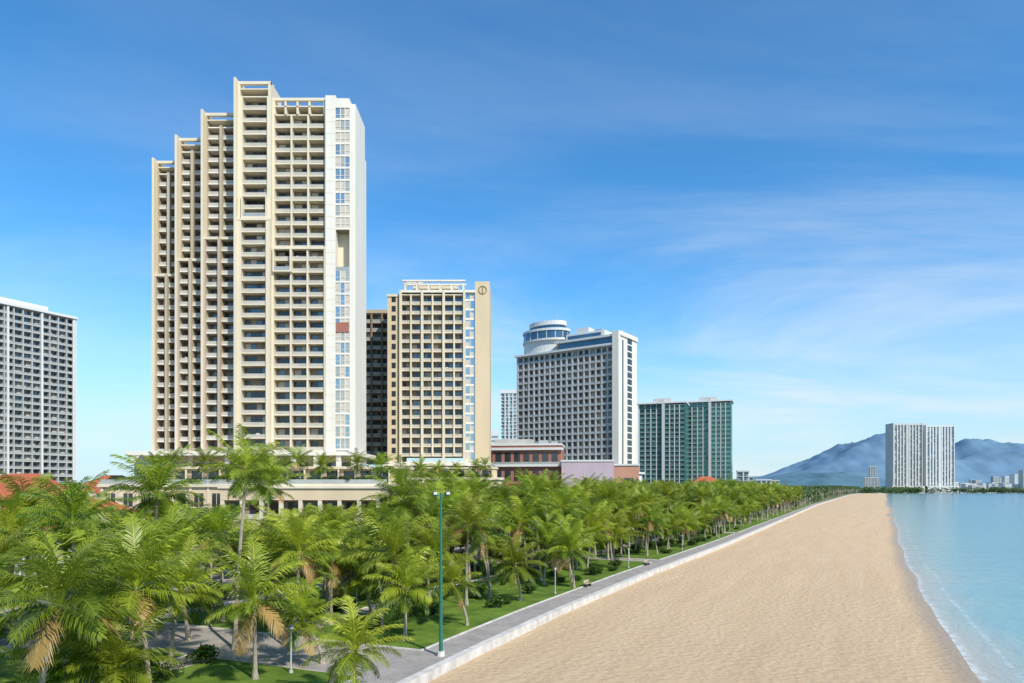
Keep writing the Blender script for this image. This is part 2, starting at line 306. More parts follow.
def glazed(x0,x1,z0,z1,yf):
    n=round((z1-z0)/FH); fh=(z1-z0)/n
    T.box('core','room_wall',x0,x1,yf+0.3,16,z0,z1)
    for i in range(n):
        z=z0+i*fh
        T.box('strip_frames','white_paint',x0,x1,yf-0.05,yf+0.3,z,z+0.5)
        T.box('strip_frames','white_paint',x0,x1,yf,yf+0.28,z+1.4,z+1.5)
        for k in range(3):
            a=x0+(x1-x0)*k/3; m=random.choices(('glass_blue','curtain','rail_glass'),(3,5,3))[0]
            T.box('strip_glass',m,a+0.08,a+(x1-x0)/3-0.08,yf+0.1,yf+0.26,z+0.5,z+fh)
    for k in(1,2): T.box('strip_frames','white_paint',x0+(x1-x0)*k/3-0.08,x0+(x1-x0)*k/3+0.08,yf-.02,yf+0.3,z0,z1)
glazed(25.9,29.6,23,71,0.3); glazed(25.9,29.6,82,114.5,0.3)
T.box('strip_top','white_paint',25.9,29.6,0.2,16,114.5,117.0)
T.box('sky_terrace','cream_paint',25.9,29.6,3.5,16,71,82)
T.box('sky_terrace_rail','rail_glass',25.95,29.55,0.4,0.46,71,72.1)
T.box('corner_wall','white_paint',29.6,31.2,0.3,12,22,115.5)
T.box('corner_wall','white_paint',27,30.5,12,17,22,108)
T.box('red_panel','red_brown',26.0,29.5,0.15,0.22,54.6,57.2)
LK=dict(wt=(7,2,1,1),fw=0.7,fproud=0.9,npane=2,core='brown_paint_and_shade')
bayA(-10.6,-0.2,4,23,111.2,80.5,1.2,2,'taupe_paint_and_shade',0.8,2.0,115.0,dep=2.4,**LK)
bayA(-19.6,-10.6,8,23,106.5,76,1.2,2,'taupe_paint_and_shade',0.7,1.9,110.2,dep=2.4,**LK)
bayA(-28.0,-19.6,12,23,102.2,73,1.2,2,'taupe_paint_and_shade',0.7,1.7,105.8,dep=2.4,**LK)
for x,y,zt in((-10.6,4,115.2),(-19.6,8,110.4),(-28.0,12,106.0),(-0.1,0,121.4)):
    T.box('edge_fin','cream_paint',x-0.35,x+0.25,y-1.9,y+1,23,zt)
T.box('core','taupe_paint_and_shade',-28.0,26,20,32,20,100); T.box('core','cream_paint',-8,25,9.5,24,22,116)
T.box('roof_plant','white_paint',3,8,9,13,116,120); T.box('antenna','metal_rail',7.4,7.55,6,6.15,120,124)
T.box('transfer_beam','white_paint',-29,32,-1.6,24,21.6,22.7)
for x in (-27,-21,-15,-9,-3,3,9,15,21,27,31): T.box('columns','white_paint',x-0.6,x+0.6,-1.2+max(0,-x*0.4),0+max(0,-x*0.4),13,21.6)
T.box('lobby_wall','cream_paint',-28,31,6.2 ,7.4,13,21.6)
for x in range(-26,28,4): T.box('lobby_glass','glass_mid',x,x+2.8,6.08,6.2,14,20)
T.done()
# hotel podium
P=Bld('hotel_podium',-92,152)
P.box('walls','beige_wall',0,64,0.4,30,6.8,13.2); P.box('cornice','cream_paint',-0.4,64.6,-0.2,30.5,13.2,13.9); P.box('string_course','cream_paint',-0.1,64.3,0.1,0.5,7.4,7.9)
for i in range(17):
    x=i*3.95; P.box('columns','cream_paint',x,x+0.9,0,0.9,0,6.8)
    P.box('shopfronts',random.choice(('glass_dark','glass_mid')),x+1.1,x+3.75,2.6,2.8,0.4,5.8)
    if not 30<x+2<53:
        P.box('panels','cream_paint',x+0.3,x+0.8,0.16,0.4,7.9,13.2)
        P.box('upper_windows','glass_dark',x+1.4,x+3.4,0.28,0.38,8.8,11.8); P.box('window_mullions','cream_paint',x+2.35,x+2.45,.24,.3,8.8,11.8)
        P.box('window_sills','cream_paint',x+1.2,x+3.6,0.14,0.39,8.5,8.78)
P.box('core','room_wall',0.5,63.5,2.85,29,0,6.8)
P.box('terrace_block','beige_wall',4,66,14,22,13.9,17.6); P.box('terrace_roof','cream_paint',3,67,13,22.5,17.6,18.2)
for i in range(15): P.box('terrace_windows','glass_dark',6+i*4.1,9+i*4.1,13.88,13.98,14.4,17.1); P.box('terrace_posts','cream_paint',4.7+i*4.1,5.1+i*4.1,13.1,13.5,13.9,17.6)
P.box('parapet','rail_glass',0,64,0.3,0.36,13.9,14.9)
for i in range(33): P.box('parapet_posts','metal_rail',i*2,i*2+.08,0.22,0.29,13.9,15)
P.box('hall','beige_wall',30,64,-7,0.1,0,6.4); P.box('hall_top','beige_wall',30,64,-7,0.1,10.4,12.9); P.box('hall_back','room_wall',30.2,63.8,-5,-0.2,6.4,10.4)
P.box('hall_cornice','cream_paint',29.6,64.4,-7.4,0.15,12.9,13.4)
for i in range(9): P.box('hall_piers','cream_paint',30+i*4.15,30.8+i*4.15,-6.95,-6.1,6.4,10.4); 
for i in range(8): P.box('loggia_windows','glass_dark',31.4+i*4.15,33.6+i*4.15,-5.08,-5.01,6.8,9.9); P.box('loggia_rail','rail_cream',30.8+i*4.15,34.15+i*4.15,-6.8,-6.72,6.4,7.4)
P.box('planters','grey_conc',1,63,1.2,2.0,13.9,14.4)
P.box('stair_block','white_paint',-12,-2,36,48,0,22.5); P.box('stair_block_glass','glass_blue',-11,-4,35.9,35.97,17,20.5); P.box('stair_block_roof','white_paint',-12.4,-1.6,35.6,48.4,22.5,23.1)
P.done()

# ------------------------------------------------------------ second hotel
H=Bld('hotel_block',-43,235)
grid(H,4.5,26.8,24,79.5,17,6,0.0,dep=1.8,fin='cream_paint',slab='cream_paint',rail='rail_cream',railh=.8,fw=0.5,fproud=0.35,npane=2,wt=(4,3,2,2),back=14,partial=.2)
for x in (4.5,11.9,19.3,26.4): H.box('main_fins','cream_paint',x-0.2,x+0.6,-0.6,1.0,22,81)
H.box('left_wall','beige_wall',0,4.3,0.6,16,22,79); H.box('left_wall_cap','cream_paint',-0.2,4.4,0.3,16.2,79,79.8)
for i in range(17): H.box('left_windows','glass_dark',1.5,2.9,0.5,0.57,25+i*3.26,26.9+i*3.26)
H.box('glass_strip','glass_blue',26.9,30.3,0.4,10,22,80.5)
for i in range(18):
    H.box('strip_bands','white_paint',27.0,30.2,0.28,0.38,22+i*3.26,22.7+i*3.26)
    H.box('strip_blinds','curtain',27.1+1.5*(i%2),28.4+1.5*(i%2),0.32,0.39,22.7+i*3.26,24+i*3.26+U(0,1.2))
H.box('strip_mullion','white_paint',28.5,28.65,0.2,0.36,22,80.5)
H.box('logo_wall','beige_wall',30.3,35.3,-0.3,17,18,84)
H.box('roof_slab','white_paint',4.2,30.3,-0.5,16,80.2,81); H.box('penthouse','cream_paint',8,24,6,14,81,84.3)
for x in (6,10,14,18,22,26): H.box('pergola','white_paint',x,x+0.4,-0.2,6,81,84.0)
H.box('pergola','white_paint',5.4,27,-0.6,0.2,84.0,84.5); H.box('pergola','white_paint',5.4,27,4,5,84.0,84.5); H.box('pergola','white_paint',5.4,12,2,2.5,84.0,84.4)
n=20
vs=[];fs=[]
for i in range(n):
    a=i*2*math.pi/n
    for r in(1.2,1.5):
        for y in(-0.45,-0.31): vs.append((32.9+r*math.cos(a),y,81.0+r*math.sin(a)))
for i in range(n):
    j=(i+1)%n; a=i*4;b=j*4
    fs+=[(a,b,b+2,a+2),(a+2,b+2,b+3,a+3),(a,a+1,b+1,b)]
H.add('ring_logo','gold',vs,fs); H.box('ring_logo_bar','gold',32.75,33.05,-0.45,-0.31,80,82)
grid(H,-12,-0.6,22,76.5,17,3,14,dep=1.4,slab='taupe_paint_and_shade',fin='brown_paint_and_shade',fw=0.6,fproud=0.4,wt=(5,3,1,0),core='brown_paint_and_shade',back=10)
H.box('wing_cap','taupe_paint_and_shade',-12.4,-0.2,13.6,24,76.7,78)
H.box('transfer_beam','white_paint',-1,35.6,-0.7,16,20.6,22)
for i in range(9): H.box('columns','cream_paint',i*4,i*4+0.9,-0.3,0.6,12,20.6)
H.box('lobby','glass_dark',-1,30,3,4,12,20.6)
H.box('podium_walls','beige_wall',-2,40,-20,22,0,15.5); H.box('podium_cornice','cream_paint',-2.4,40.5,-20.5,22.4,15.5,16.3)
for i in range(10): H.box('podium_windows','glass_dark',0+i*4,2.8+i*4,-20.1,-20.02,9.5,13.5)
for i in range(10): H.box('podium_columns','cream_paint',-1.2+i*4,-0.6+i*4,-20.3,-20.0,0,15.5)
H.box('podium_terrace','beige_wall',10,38,-14,-4,16.3,19.2); H.box('podium_terrace_cap','cream_paint',9.6,38.4,-14.4,-3.6,19.2,19.7)
for i in range(6): H.box('terrace_windows','glass_dark',11.4+i*4.4,14.4+i*4.4,-14.1,-14.02,16.6,18.7)
H.done()

# ------------------------------------------------------------ third hotel (rotated slab with curved glass crown)
S=Bld('beach_hotel',2.6,363.7,-35)
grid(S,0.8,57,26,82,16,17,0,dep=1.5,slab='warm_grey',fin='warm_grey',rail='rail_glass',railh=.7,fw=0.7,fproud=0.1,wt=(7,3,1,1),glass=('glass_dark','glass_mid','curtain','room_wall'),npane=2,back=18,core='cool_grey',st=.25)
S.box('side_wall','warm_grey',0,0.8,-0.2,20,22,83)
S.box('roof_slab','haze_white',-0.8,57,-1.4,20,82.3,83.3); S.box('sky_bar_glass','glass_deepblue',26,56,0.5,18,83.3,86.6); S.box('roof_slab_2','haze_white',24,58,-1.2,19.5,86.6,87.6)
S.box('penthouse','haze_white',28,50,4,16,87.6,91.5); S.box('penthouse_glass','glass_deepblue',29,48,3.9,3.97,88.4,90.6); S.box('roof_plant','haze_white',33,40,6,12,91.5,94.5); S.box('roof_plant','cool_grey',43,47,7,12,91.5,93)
S.box('podium_floor_glass','glass_dark',0.8,57,1,17,21,25.8)
def ell(cx,cy,a,b,n=32): return [(cx+a*math.cos(2*math.pi*i/n),cy+b*math.sin(2*math.pi*i/n)) for i in range(n)]
for z0,z1,m,a,cx in((83.3,89.5,'haze_white',12.6,13),(89.5,90.5,'haze_white',14.3,14),(90.5,94.6,'glass_deepblue',13,13.5),(94.6,95.8,'haze_white',13.8,13.5),(95.8,97.8,'glass_deepblue',10,14.5),(97.8,100.0,'haze_white',10.8,14.5)):
    S.prism('glass_crown',m,ell(cx,8,a,8.5*a/13),z0,z1)
for i in range(0,32,2):
    a=2*math.pi*i/32; x=13.5+13.05*math.cos(a); y=8+8.53*math.sin(a); S.box('crown_mullions','haze_white',x-.15,x+.15,y-.15,y+.15,90.5,94.6)
S.box('antenna','metal_rail',20,20.2,8,8.2,99,105)
S.box('end_frame','white_paint',57,60.4,-1.6,0.4,20,88.8); S.box('end_wall','white_paint',57.1,60,0.4,20,20,88.6)
S.frame(60.05,0,90)
for i in range(19): 
    S.box('end_windows','glass_dark',9,14,-0.06,0.0,24+i*3.35,26.6+i*3.35)
S.box('end_frame_cap','white_paint',-0.4,20,-0.6,0.2,86.8,88.9); S.box('end_strip','glass_mid',3,4.5,-0.05,0.0,24,85)
S.frame()
S.box('podium','haze_white',-6,62,-8,22,0,20); S.box('podium_band','cool_grey',-6.2,62.2,-8.2,-7.9,8,9); S.box('podium_roof','haze_white',-7,63,-9.5,23,20,21)
for i in range(16): S.box('podium_windows','glass_dark',-4+i*4.1,-1+i*4.1,-8.1,-8.02,13,18)
for i in range(12): S.box('podium_columns','white_paint',2+i*5,2.8+i*5,-1.2,-0.3,21,26)
S.done()
Q=Bld('shopping_centre',-12,292,-8)
Q.box('walls','red_brown',0,33,0,22,0,31); Q.box('balcony_band','haze_white',-1,34,-1.4,0,22,23); Q.box('balcony_band','haze_white',-1,34,-1.4,0,29,30)
for i in range(8): Q.box('windows','glass_dark',1+i*4,3.6+i*4,-0.1,-0.02,24,28.0); Q.box('windows','glass_dark',1+i*4,3.6+i*4,-0.1,-0.02,16,20.5)
Q.box('balcony_rail','rail_glass',-.9,33.9,-1.35,-1.3,23,24); Q.box('roof_hut','grey_conc',4,20,4,14,31,34); Q.box('roof_rim','haze_white',-0.4,33.4,-0.4,22.4,31,31.8)
Q.box('roof_units','cool_grey',23,27,5,9,31.8,33.5); Q.box('roof_units','cool_grey',28.5,31,5,9,31.8,33)
Q.done()
Q=Bld('concert_hall',20,276,-6)
Q.box('walls','pink_wall',0,21,0,20,0,23.6); Q.box('wing','terracotta',21.02,31,2,20,0,22); Q.box('wing_cap','haze_white',20.8,31.4,1.6,20.4,22,22.7); Q.box('cap','haze_white',-0.3,21.2,-0.3,20.3,23.6,24.3)
Q.box('windows','glass_dark',25,29,1.9,1.97,5,17); Q.box('band','haze_white',0.5,20.5,-0.12,-0.02,9,9.7)
for i in range(5): Q.box('windows','glass_dark',1.5+i*4,4+i*4,-0.1,-0.02,3,8); Q.box('wall_panels','haze_beige',.8+i*4.2,.95+i*4.2,-.06,-.01,10,23.4)
Q.done()
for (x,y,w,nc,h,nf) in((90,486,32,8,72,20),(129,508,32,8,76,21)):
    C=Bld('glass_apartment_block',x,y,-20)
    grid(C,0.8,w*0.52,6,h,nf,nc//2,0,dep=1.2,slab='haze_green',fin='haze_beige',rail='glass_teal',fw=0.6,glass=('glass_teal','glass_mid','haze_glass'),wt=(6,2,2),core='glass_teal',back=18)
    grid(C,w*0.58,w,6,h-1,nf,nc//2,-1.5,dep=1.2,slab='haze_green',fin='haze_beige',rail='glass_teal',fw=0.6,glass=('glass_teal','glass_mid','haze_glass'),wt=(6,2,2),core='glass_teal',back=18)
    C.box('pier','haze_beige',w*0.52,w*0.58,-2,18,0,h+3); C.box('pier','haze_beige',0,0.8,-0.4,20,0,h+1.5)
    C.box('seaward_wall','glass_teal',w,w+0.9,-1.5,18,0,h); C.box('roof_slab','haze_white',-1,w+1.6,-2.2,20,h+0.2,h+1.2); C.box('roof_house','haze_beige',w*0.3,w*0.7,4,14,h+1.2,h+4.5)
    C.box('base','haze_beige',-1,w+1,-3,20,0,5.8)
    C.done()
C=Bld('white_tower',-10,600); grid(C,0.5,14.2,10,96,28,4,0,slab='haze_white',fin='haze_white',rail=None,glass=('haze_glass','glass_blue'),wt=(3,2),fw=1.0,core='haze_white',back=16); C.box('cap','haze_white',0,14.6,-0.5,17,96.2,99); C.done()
C=Bld('office_block',-17,560); C.box('walls','haze_white',0,6,0,12,0,60); 
for i in range(15): C.box('windows','haze_glass',0.4,5.6,-0.1,-0.02,5+i*3.5,6.8+i*3.5)
C.done()
A=Bld('apartment_tower',-237,258,61.5)
grid(A,0,69,12,91.5,25,19,0,dep=1.5,slab='warm_grey',fin='cool_grey',rail='rail_glass',railh=.7,fw=0.5,fproud=0.2,wt=(7,3,2,0),core='cool_grey',back=16)
A.box('roof_slab','haze_white',-1,70,-1,18,91.7,92.8); A.box('roof_plant','haze_white',40,60,5,14,92.8,96); A.box('end_wall','haze_white',69,69.6,-0.4,18,0,91.7); A.box('base','haze_white',-2,72,-6,18,0,10)
for i in range(6): A.box('pilasters','haze_white',i*13.6,i*13.6+0.8,-0.5,0.4,10,91.6)
A.done()
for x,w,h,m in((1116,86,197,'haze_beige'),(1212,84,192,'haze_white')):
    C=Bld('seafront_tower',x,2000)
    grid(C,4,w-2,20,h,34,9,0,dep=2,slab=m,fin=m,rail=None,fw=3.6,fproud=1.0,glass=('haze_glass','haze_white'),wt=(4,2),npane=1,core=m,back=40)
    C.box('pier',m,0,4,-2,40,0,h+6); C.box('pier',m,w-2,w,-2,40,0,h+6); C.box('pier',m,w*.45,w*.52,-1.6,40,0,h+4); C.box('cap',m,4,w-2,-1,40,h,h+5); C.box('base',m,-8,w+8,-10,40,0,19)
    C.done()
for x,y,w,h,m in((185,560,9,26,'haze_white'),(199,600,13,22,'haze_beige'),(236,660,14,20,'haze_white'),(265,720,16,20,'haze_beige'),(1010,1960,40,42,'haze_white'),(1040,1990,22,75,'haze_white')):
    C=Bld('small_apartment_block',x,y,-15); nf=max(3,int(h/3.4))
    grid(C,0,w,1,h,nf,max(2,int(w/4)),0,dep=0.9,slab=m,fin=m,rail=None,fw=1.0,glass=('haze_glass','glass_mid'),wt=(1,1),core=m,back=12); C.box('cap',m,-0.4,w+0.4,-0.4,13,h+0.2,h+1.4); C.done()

v=[];f=[];fm=[]
def cb(x,y,w,d,h,mi,z0=0):
    n=len(v); v.extend([(x,y,z0),(x+w,y,z0),(x+w,y+d,z0),(x,y+d,z0),(x,y,h),(x+w,y,h),(x+w,y+d,h),(x,y+d,h)])
    for q in((4,5,6,7),(0,1,5,4),(1,2,6,5),(2,3,7,6),(3,0,4,7)): f.append(tuple(i+n for i in q)); fm.append(mi)
def cbl(x,y,w,d,h):
    mi=random.choice((0,0,1,3)); cb(x,y,w,d,h,mi)
    nf=max(1,int(h/3.5))
    for i in range(nf):
        cb(x+w*0.06,y-0.15,w*0.88,0.1,i*3.5+2.9,2,i*3.5+1.2)
for i in range(340):
    y=U(210,1200); u=U(-0.78,0.28); x=u*y
    if x>np.interp(y,Ey,Ex)-90: continue
    if y<430 and x>-95: continue
    cbl(x,y,U(8,18),U(8,18),U(5,13+y*0.006))
for i in range(420):
    y=U(2050,3400); x=y*U(0.62,0.98)
    if x<1320 and x>1080: continue
    cbl(x,y,U(10,34),U(15,30),U(8,34) if R()<0.93 else U(40,80))
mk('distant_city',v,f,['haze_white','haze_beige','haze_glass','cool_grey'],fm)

def house(x,y,ang,w,d,h,m):
    b=Bld('red_roof_house',x,y,ang)
    b.box('walls',m,0,w,0,d,0,h)
    e=0.7; rh=w*0.22; vs=[(-e,-e,h+.02),(w+e,-e,h+.02),(w+e,d+e,h+.02),(-e,d+e,h+.02),(w*0.3,d/2,h+rh),(w*0.7,d/2,h+rh)]
    b.add('tiled_roof','roof_tile',vs,[(0,1,5,4),(1,2,5),(2,3,4,5),(3,0,4),(0,3,2,1)])
    for fl in range(int(h/3.2)):
        for i in range(int(w/3)):
            b.box('windows','glass_dark',0.8+i*3,2.2+i*3,-0.08,-0.02,1+fl*3.2,2.6+fl*3.2)
            b.box('window_frames','white_paint',0.7+i*3,2.3+i*3,-0.06,-0.03,0.85+fl*3.2,0.98+fl*3.2)
    b.box('door','brown_paint_and_shade',w/2-.6,w/2+.6,-0.12,-0.09,0,2.2)
    b.done()
for x,y,w,h,m in((-112,150,17,8.2,'white_paint'),(-128,170,17,10,'cream_paint'),(-92,132,15,7.4,'cream_paint'),(-150,190,20,10.5,'white_paint'),(-118,194,16,11.5,'grey_conc'),(-175,225,22,13,'white_paint'),(-140,222,18,12,'cream_paint'),(-84,118,13,7,'white_paint'),(-118,128,14,8,'grey_conc'),(-205,262,20,14,'white_paint'),(-165,262,18,14,'cream_paint'),(-75,100,13,6.8,'white_paint'),(-98,108,14,7.6,'cream_paint'),(205,585,18,12,'white_paint'),(118,440,16,17,'white_paint'),(150,505,16,15,'cream_paint')):
    house(x,y,U(-12,-2),w,11,h,m)

# ------------------------------------------------------------ hills
def ridge(name,y0,xs,hs,depth,m,seed,rough=0.15):
    NX=320; X=np.linspace(xs[0],xs[-1],NX); n2=44; v=[];f=[]
    for j in range(n2):
        t=j/(n2-1)
        prof=math.sin(math.pi*t)**0.9 if 0<t<1 else 0
        for x in X:
            h=np.interp(x,xs,hs)
            nz=noise.fractal(Vector((x*0.0022+seed,t*depth*0.0022,seed)),1.0,2.1,7)
            v.append((float(x),y0+(t-0.5)*depth,float(h*prof*(1+rough*nz*1.5))+(-8 if prof==0 else nz*14*prof)))
    for j in range(n2-1):
        for i in range(NX-1):
            a=j*NX+i; f.append((a,a+1,a+NX+1,a+NX))
    mk(name,v,f,[m],smooth=True)
mat('hill_far_haze',(0.14,0.24,0.335),0.95,0.14,0.004,spec=0.0)  # aerial haze painted into the diffuse colour as blue
mat('hill_near_haze',(0.10,0.19,0.24),0.95,0.16,0.008,spec=0.0)  # nearer ridge, haze also mixed into its base colour
ridge('hills',7200,[1700,1982,2403,2772,3036,3299,3563,3826,4016,4353,4564,4722,5038,5249,5565,6198,8306,9500],[0,20,70,160,240,330,455,520,480,335,375,435,500,465,410,340,200,60],2400,'hill_far_haze',1.3)
ridge('hills',4600,[1500,1650,1850,2000,2200,2400,2700,3200],[0,30,85,130,110,75,40,0],1100,'hill_near_haze',5.1)

# ------------------------------------------------------------ palms
def palm_mesh(name,seed,Hh,L,nfr=24,nl=32,sides=7,lean=0.8):
    rnd=random.Random(seed); u=lambda a,b:a+(b-a)*rnd.random()
    V=[];F=[];M=[];A=[]
    def addv(p,a=0.5): V.append(tuple(p)); A.append(a); return len(V)-1
    la=u(0,6.28); lx=math.cos(la)*lean; ly=math.sin(la)*lean; rings=[]
    NR=9
    for i in range(NR+1):
        t=i/NR; r=(0.10+0.06*(1-t)+0.12*max(0,1-t*8))*(0.85+Hh/50)
        cx=lx*(t**1.6); cy=ly*(t**1.6)
        rings.append([addv((cx+r*math.cos(a*6.283/sides),cy+r*math.sin(a*6.283/sides),t*Hh-(0.1 if i==0 else 0))) for a in range(sides)])
    for i in range(NR):
        for a in range(sides): b=(a+1)%sides; F.append((rings[i][a],rings[i][b],rings[i+1][b],rings[i+1][a])); M.append(0)
    top=Vector((lx,ly,Hh-0.15))
    for k in range(9):
        a=k*0.7+u(0,.3); c=top+Vector((math.cos(a)*u(.2,.38),math.sin(a)*u(.2,.38),u(-.45,-.05))); r=u(.10,.15)
        o=[addv(c+Vector(d)*r) for d in((1,0,0),(-1,0,0),(0,1,0),(0,-1,0),(0,0,1.2),(0,0,-1.2))]
        for q in((0,2,4),(2,1,4),(1,3,4),(3,0,4),(2,0,5),(1,2,5),(3,1,5),(0,3,5)): F.append(tuple(o[i] for i in q)); M.append(3)
    for i in range(nfr):
        q=i/(nfr-1); az=i*2.39996+u(-.35,.35)
        el=math.radians(84-115*q**0.95+u(-12,12)); Lf=L*(0.72+0.30*math.sin(math.pi*min(1,0.25+q)))*u(.82,1.12)
        dry=(q>0.9 and rnd.random()<0.45); mi=2 if dry else 1
        droop=math.radians(u(38,80)*(1 if q<.6 else .74)+(25 if dry else 0))
        h=Vector((math.cos(az),math.sin(az),0)); side=Vector((-h.y,h.x,0)); twist=u(-.55,.55); curl=u(-.3,.3)
        pts=[];dirs=[]; p=top.copy(); K=9
        for k in range(K+1):
            t=k/K; e=el-droop*t**1.8
            hh=(h+side*curl*t).normalized()
            d=hh*math.cos(e)+Vector((0,0,1))*math.sin(e); pts.append(p.copy()); dirs.append(d); p=p+d*(Lf/K)
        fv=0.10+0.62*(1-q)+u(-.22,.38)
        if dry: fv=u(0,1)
        for k in range(K):
            r0=0.055*(1-k/K)+.012; r1=0.055*(1-(k+1)/K)+.012
            a=[addv(pts[k]+side*r0,1),addv(pts[k]-side*r0,1),addv(pts[k+1]-side*r1,1),addv(pts[k+1]+side*r1,1)]; F.append(tuple(a)); M.append(mi)
        for k in range(nl):
            t=0.16+0.84*(k+.5)/nl; ff=t*K; i0=min(K-1,int(ff)); fr=ff-i0
            pp=pts[i0].lerp(pts[i0+1],fr); d=dirs[i0].lerp(dirs[i0+1],fr).normalized()
            ll=L*0.207*(0.36+1.0*math.sin(math.pi*min(1,t*0.85+0.12))**0.8)*(1.0 if t<0.9 else 0.7)
            for sg in(-1,1):
                if rnd.random()<.04: continue
                ss=(side*sg+Vector((0,0,1))*math.sin(twist)*sg*0.7).normalized()
                fwd=0.5+0.85*t; up=u(.0,.38)
                d1=(ss+d*fwd+Vector((0,0,up-0.12))).normalized()
                d2=(ss*0.7+d*fwd*0.9+Vector((0,0,-u(.35,1.2)))).normalized()
                wv=d*0.040*(34/nl)*(L/4.2)
                l=ll*u(.72,1.1); m1=pp+d1*l*.5; m2=m1+d2*l*.6
                var=max(0,min(1,fv+u(-.15,.15)))
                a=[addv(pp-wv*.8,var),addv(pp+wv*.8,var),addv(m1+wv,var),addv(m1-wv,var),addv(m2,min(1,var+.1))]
                F.append((a[0],a[1],a[2],a[3])); F.append((a[3],a[2],a[4])); M+= [mi,mi]
    me=bpy.data.meshes.new(name); me.from_pydata(V,[],F)
    for m in('trunk','palm_leaf','palm_dry','coconut'): me.materials.append(MATS[m])
    me.polygons.foreach_set('material_index',M); at=me.attributes.new('var','FLOAT','POINT'); at.data.foreach_set('value',A); me.update()
    return me
heights=[3.0,4.2,5.4,6.6,7.8,9.0,10.4,12.0,14.6]
PM=[]
for i,h in enumerate(heights):
    PM.append([palm_mesh('coconut_palm',100+i*10+k,h,(3.5,4.0,4.7)[min(i,2)]*(1,.93,1.06)[k],23+2*k,34,lean=U(.4,2.0)) for k in range(3)])
placed=[]
def palm(x,y,z,base=0.1):
    i=min(range(len(heights)),key=lambda k:abs(heights[k]-(z-base)))
    s=(z-base)/heights[i]; s=max(0.85,min(1.15,s))
    o=bpy.data.objects.new('coconut_palm',random.choice(PM[i])); COL.objects.link(o); o.location=(x,y,base); o.rotation_euler=(U(-.05,.05),U(-.05,.05),U(0,6.28)); o.scale=(s,s,s)
    placed.append((x,y))
for x,y,z in((-24.4,35,7.1),(-30.7,48,10.6),(-22.3,42,7.0),(-22.3,55,14.4),(-31.5,60,12.4),(-17.3,46,5.6),(-17.2,54,8.0),(-11.2,41,3.4),(-11.8,62,7.0),(-10.5,72,12.0),
             (-4.2,64,4.0),(-2.6,80,7.8),(4.0,95,11),(-27,75,13.2),(-38,52,9.2),(-20,75,8.2),(-28,66,8.4),(-35,70,9),(-43,66,9.4),(-16,84,7.4),(-9,86,9.6),(1,78,4.4),(8,88,5.0),(-33,42,5.8),(-27.5,32.5,4.8),(-14,68,4.8),(-50,78,8.2),(-6,96,11.4),(-46,58,6.8),(-37,84,7.8),(-24,88,6.6),
             (-26.5,44,4.8),(-37,46,7),(-30,54,6.4),(-14,50.5,3.4),(-19,60,5.8),(-24,39.5,3.4),(-34,50,7.8),(-41,58,10.6),(-27.5,58,7.2),(-5,75,9),(-20.5,37,3.2),(-25,50,5.4),(-22,66,6.6),(-9,57.5,4.4),(-7,68,6.2),(-30,38,4.2),(-35,62,7.4)):
    palm(x,y,z)
def near(x,y,d): return any((x-a)**2+(y-b)**2<d*d for a,b in placed)
def sector_cap(x,y,z):
    if y<152 and -.37<x/y<-0.19: return min(z,6.4 if y>85 else 7.4)
    if -.19<=x/y<-0.13: return min(z,8.8)
    return z
cnt=0
for k in range(9000):
    s=U(112,520); w=U(6,34) if R()<0.8 else U(49,53)
    x,y=W(s,w)
    if near(x,y,4.0 if s<250 else 4.7): continue
    if w<10 and s<330: z=U(3.8,7.2)
    elif w<18: z=U(5.6,10.8)
    else: z=U(7.2,12.4)
    z=sector_cap(x,y,z)
    if s>300: z+=1.0
    palm(x,y,z); cnt+=1
    if cnt>450: break
for k in range(110):
    s=U(80,112); w=U(13,34) if R()<.6 else U(49,58)
    x,y=W(s,w)
    if near(x,y,4.2): continue
    palm(x,y,sector_cap(x,y,U(5,9)))
for k in range(22):
    x=U(-110,-60); y=U(78,125)
    if near(x,y,6): continue
    palm(x,y,U(5,7.4))
for x in (-86,-80,-72,-66,-61,-57,-50,-44,-36,-31): palm(x+U(-1,1),161+U(-2,2),13.9+U(3.6,5.6),13.9)
for x in (-30,-24,-16,-12,-7): palm(x,218,16.3+U(2.8,3.8),16.3)

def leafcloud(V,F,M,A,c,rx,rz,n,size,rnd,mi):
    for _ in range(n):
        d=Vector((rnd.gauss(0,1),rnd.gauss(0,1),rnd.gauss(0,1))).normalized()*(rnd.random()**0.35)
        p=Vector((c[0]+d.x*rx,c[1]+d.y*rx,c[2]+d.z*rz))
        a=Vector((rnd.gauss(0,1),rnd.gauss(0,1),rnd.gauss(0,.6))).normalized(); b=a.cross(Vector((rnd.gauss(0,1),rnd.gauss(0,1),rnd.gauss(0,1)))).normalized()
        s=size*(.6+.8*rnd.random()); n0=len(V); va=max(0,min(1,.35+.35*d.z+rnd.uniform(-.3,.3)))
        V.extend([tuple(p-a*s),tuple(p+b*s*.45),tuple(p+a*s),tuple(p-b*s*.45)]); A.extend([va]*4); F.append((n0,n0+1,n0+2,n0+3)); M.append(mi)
def limb(V,F,M,A,p0,p1,r0,r1,s=6):
    d=(p1-p0).normalized(); a=d.orthogonal().normalized(); b=d.cross(a); n=len(V)
    for p,r in((p0,r0),(p1,r1)):
        for i in range(s): q=p+a*r*math.cos(i*6.283/s)+b*r*math.sin(i*6.283/s); V.append(tuple(q)); A.append(.5)
    for i in range(s): j=(i+1)%s; F.append((n+i,n+j,n+s+j,n+s+i)); M.append(0)
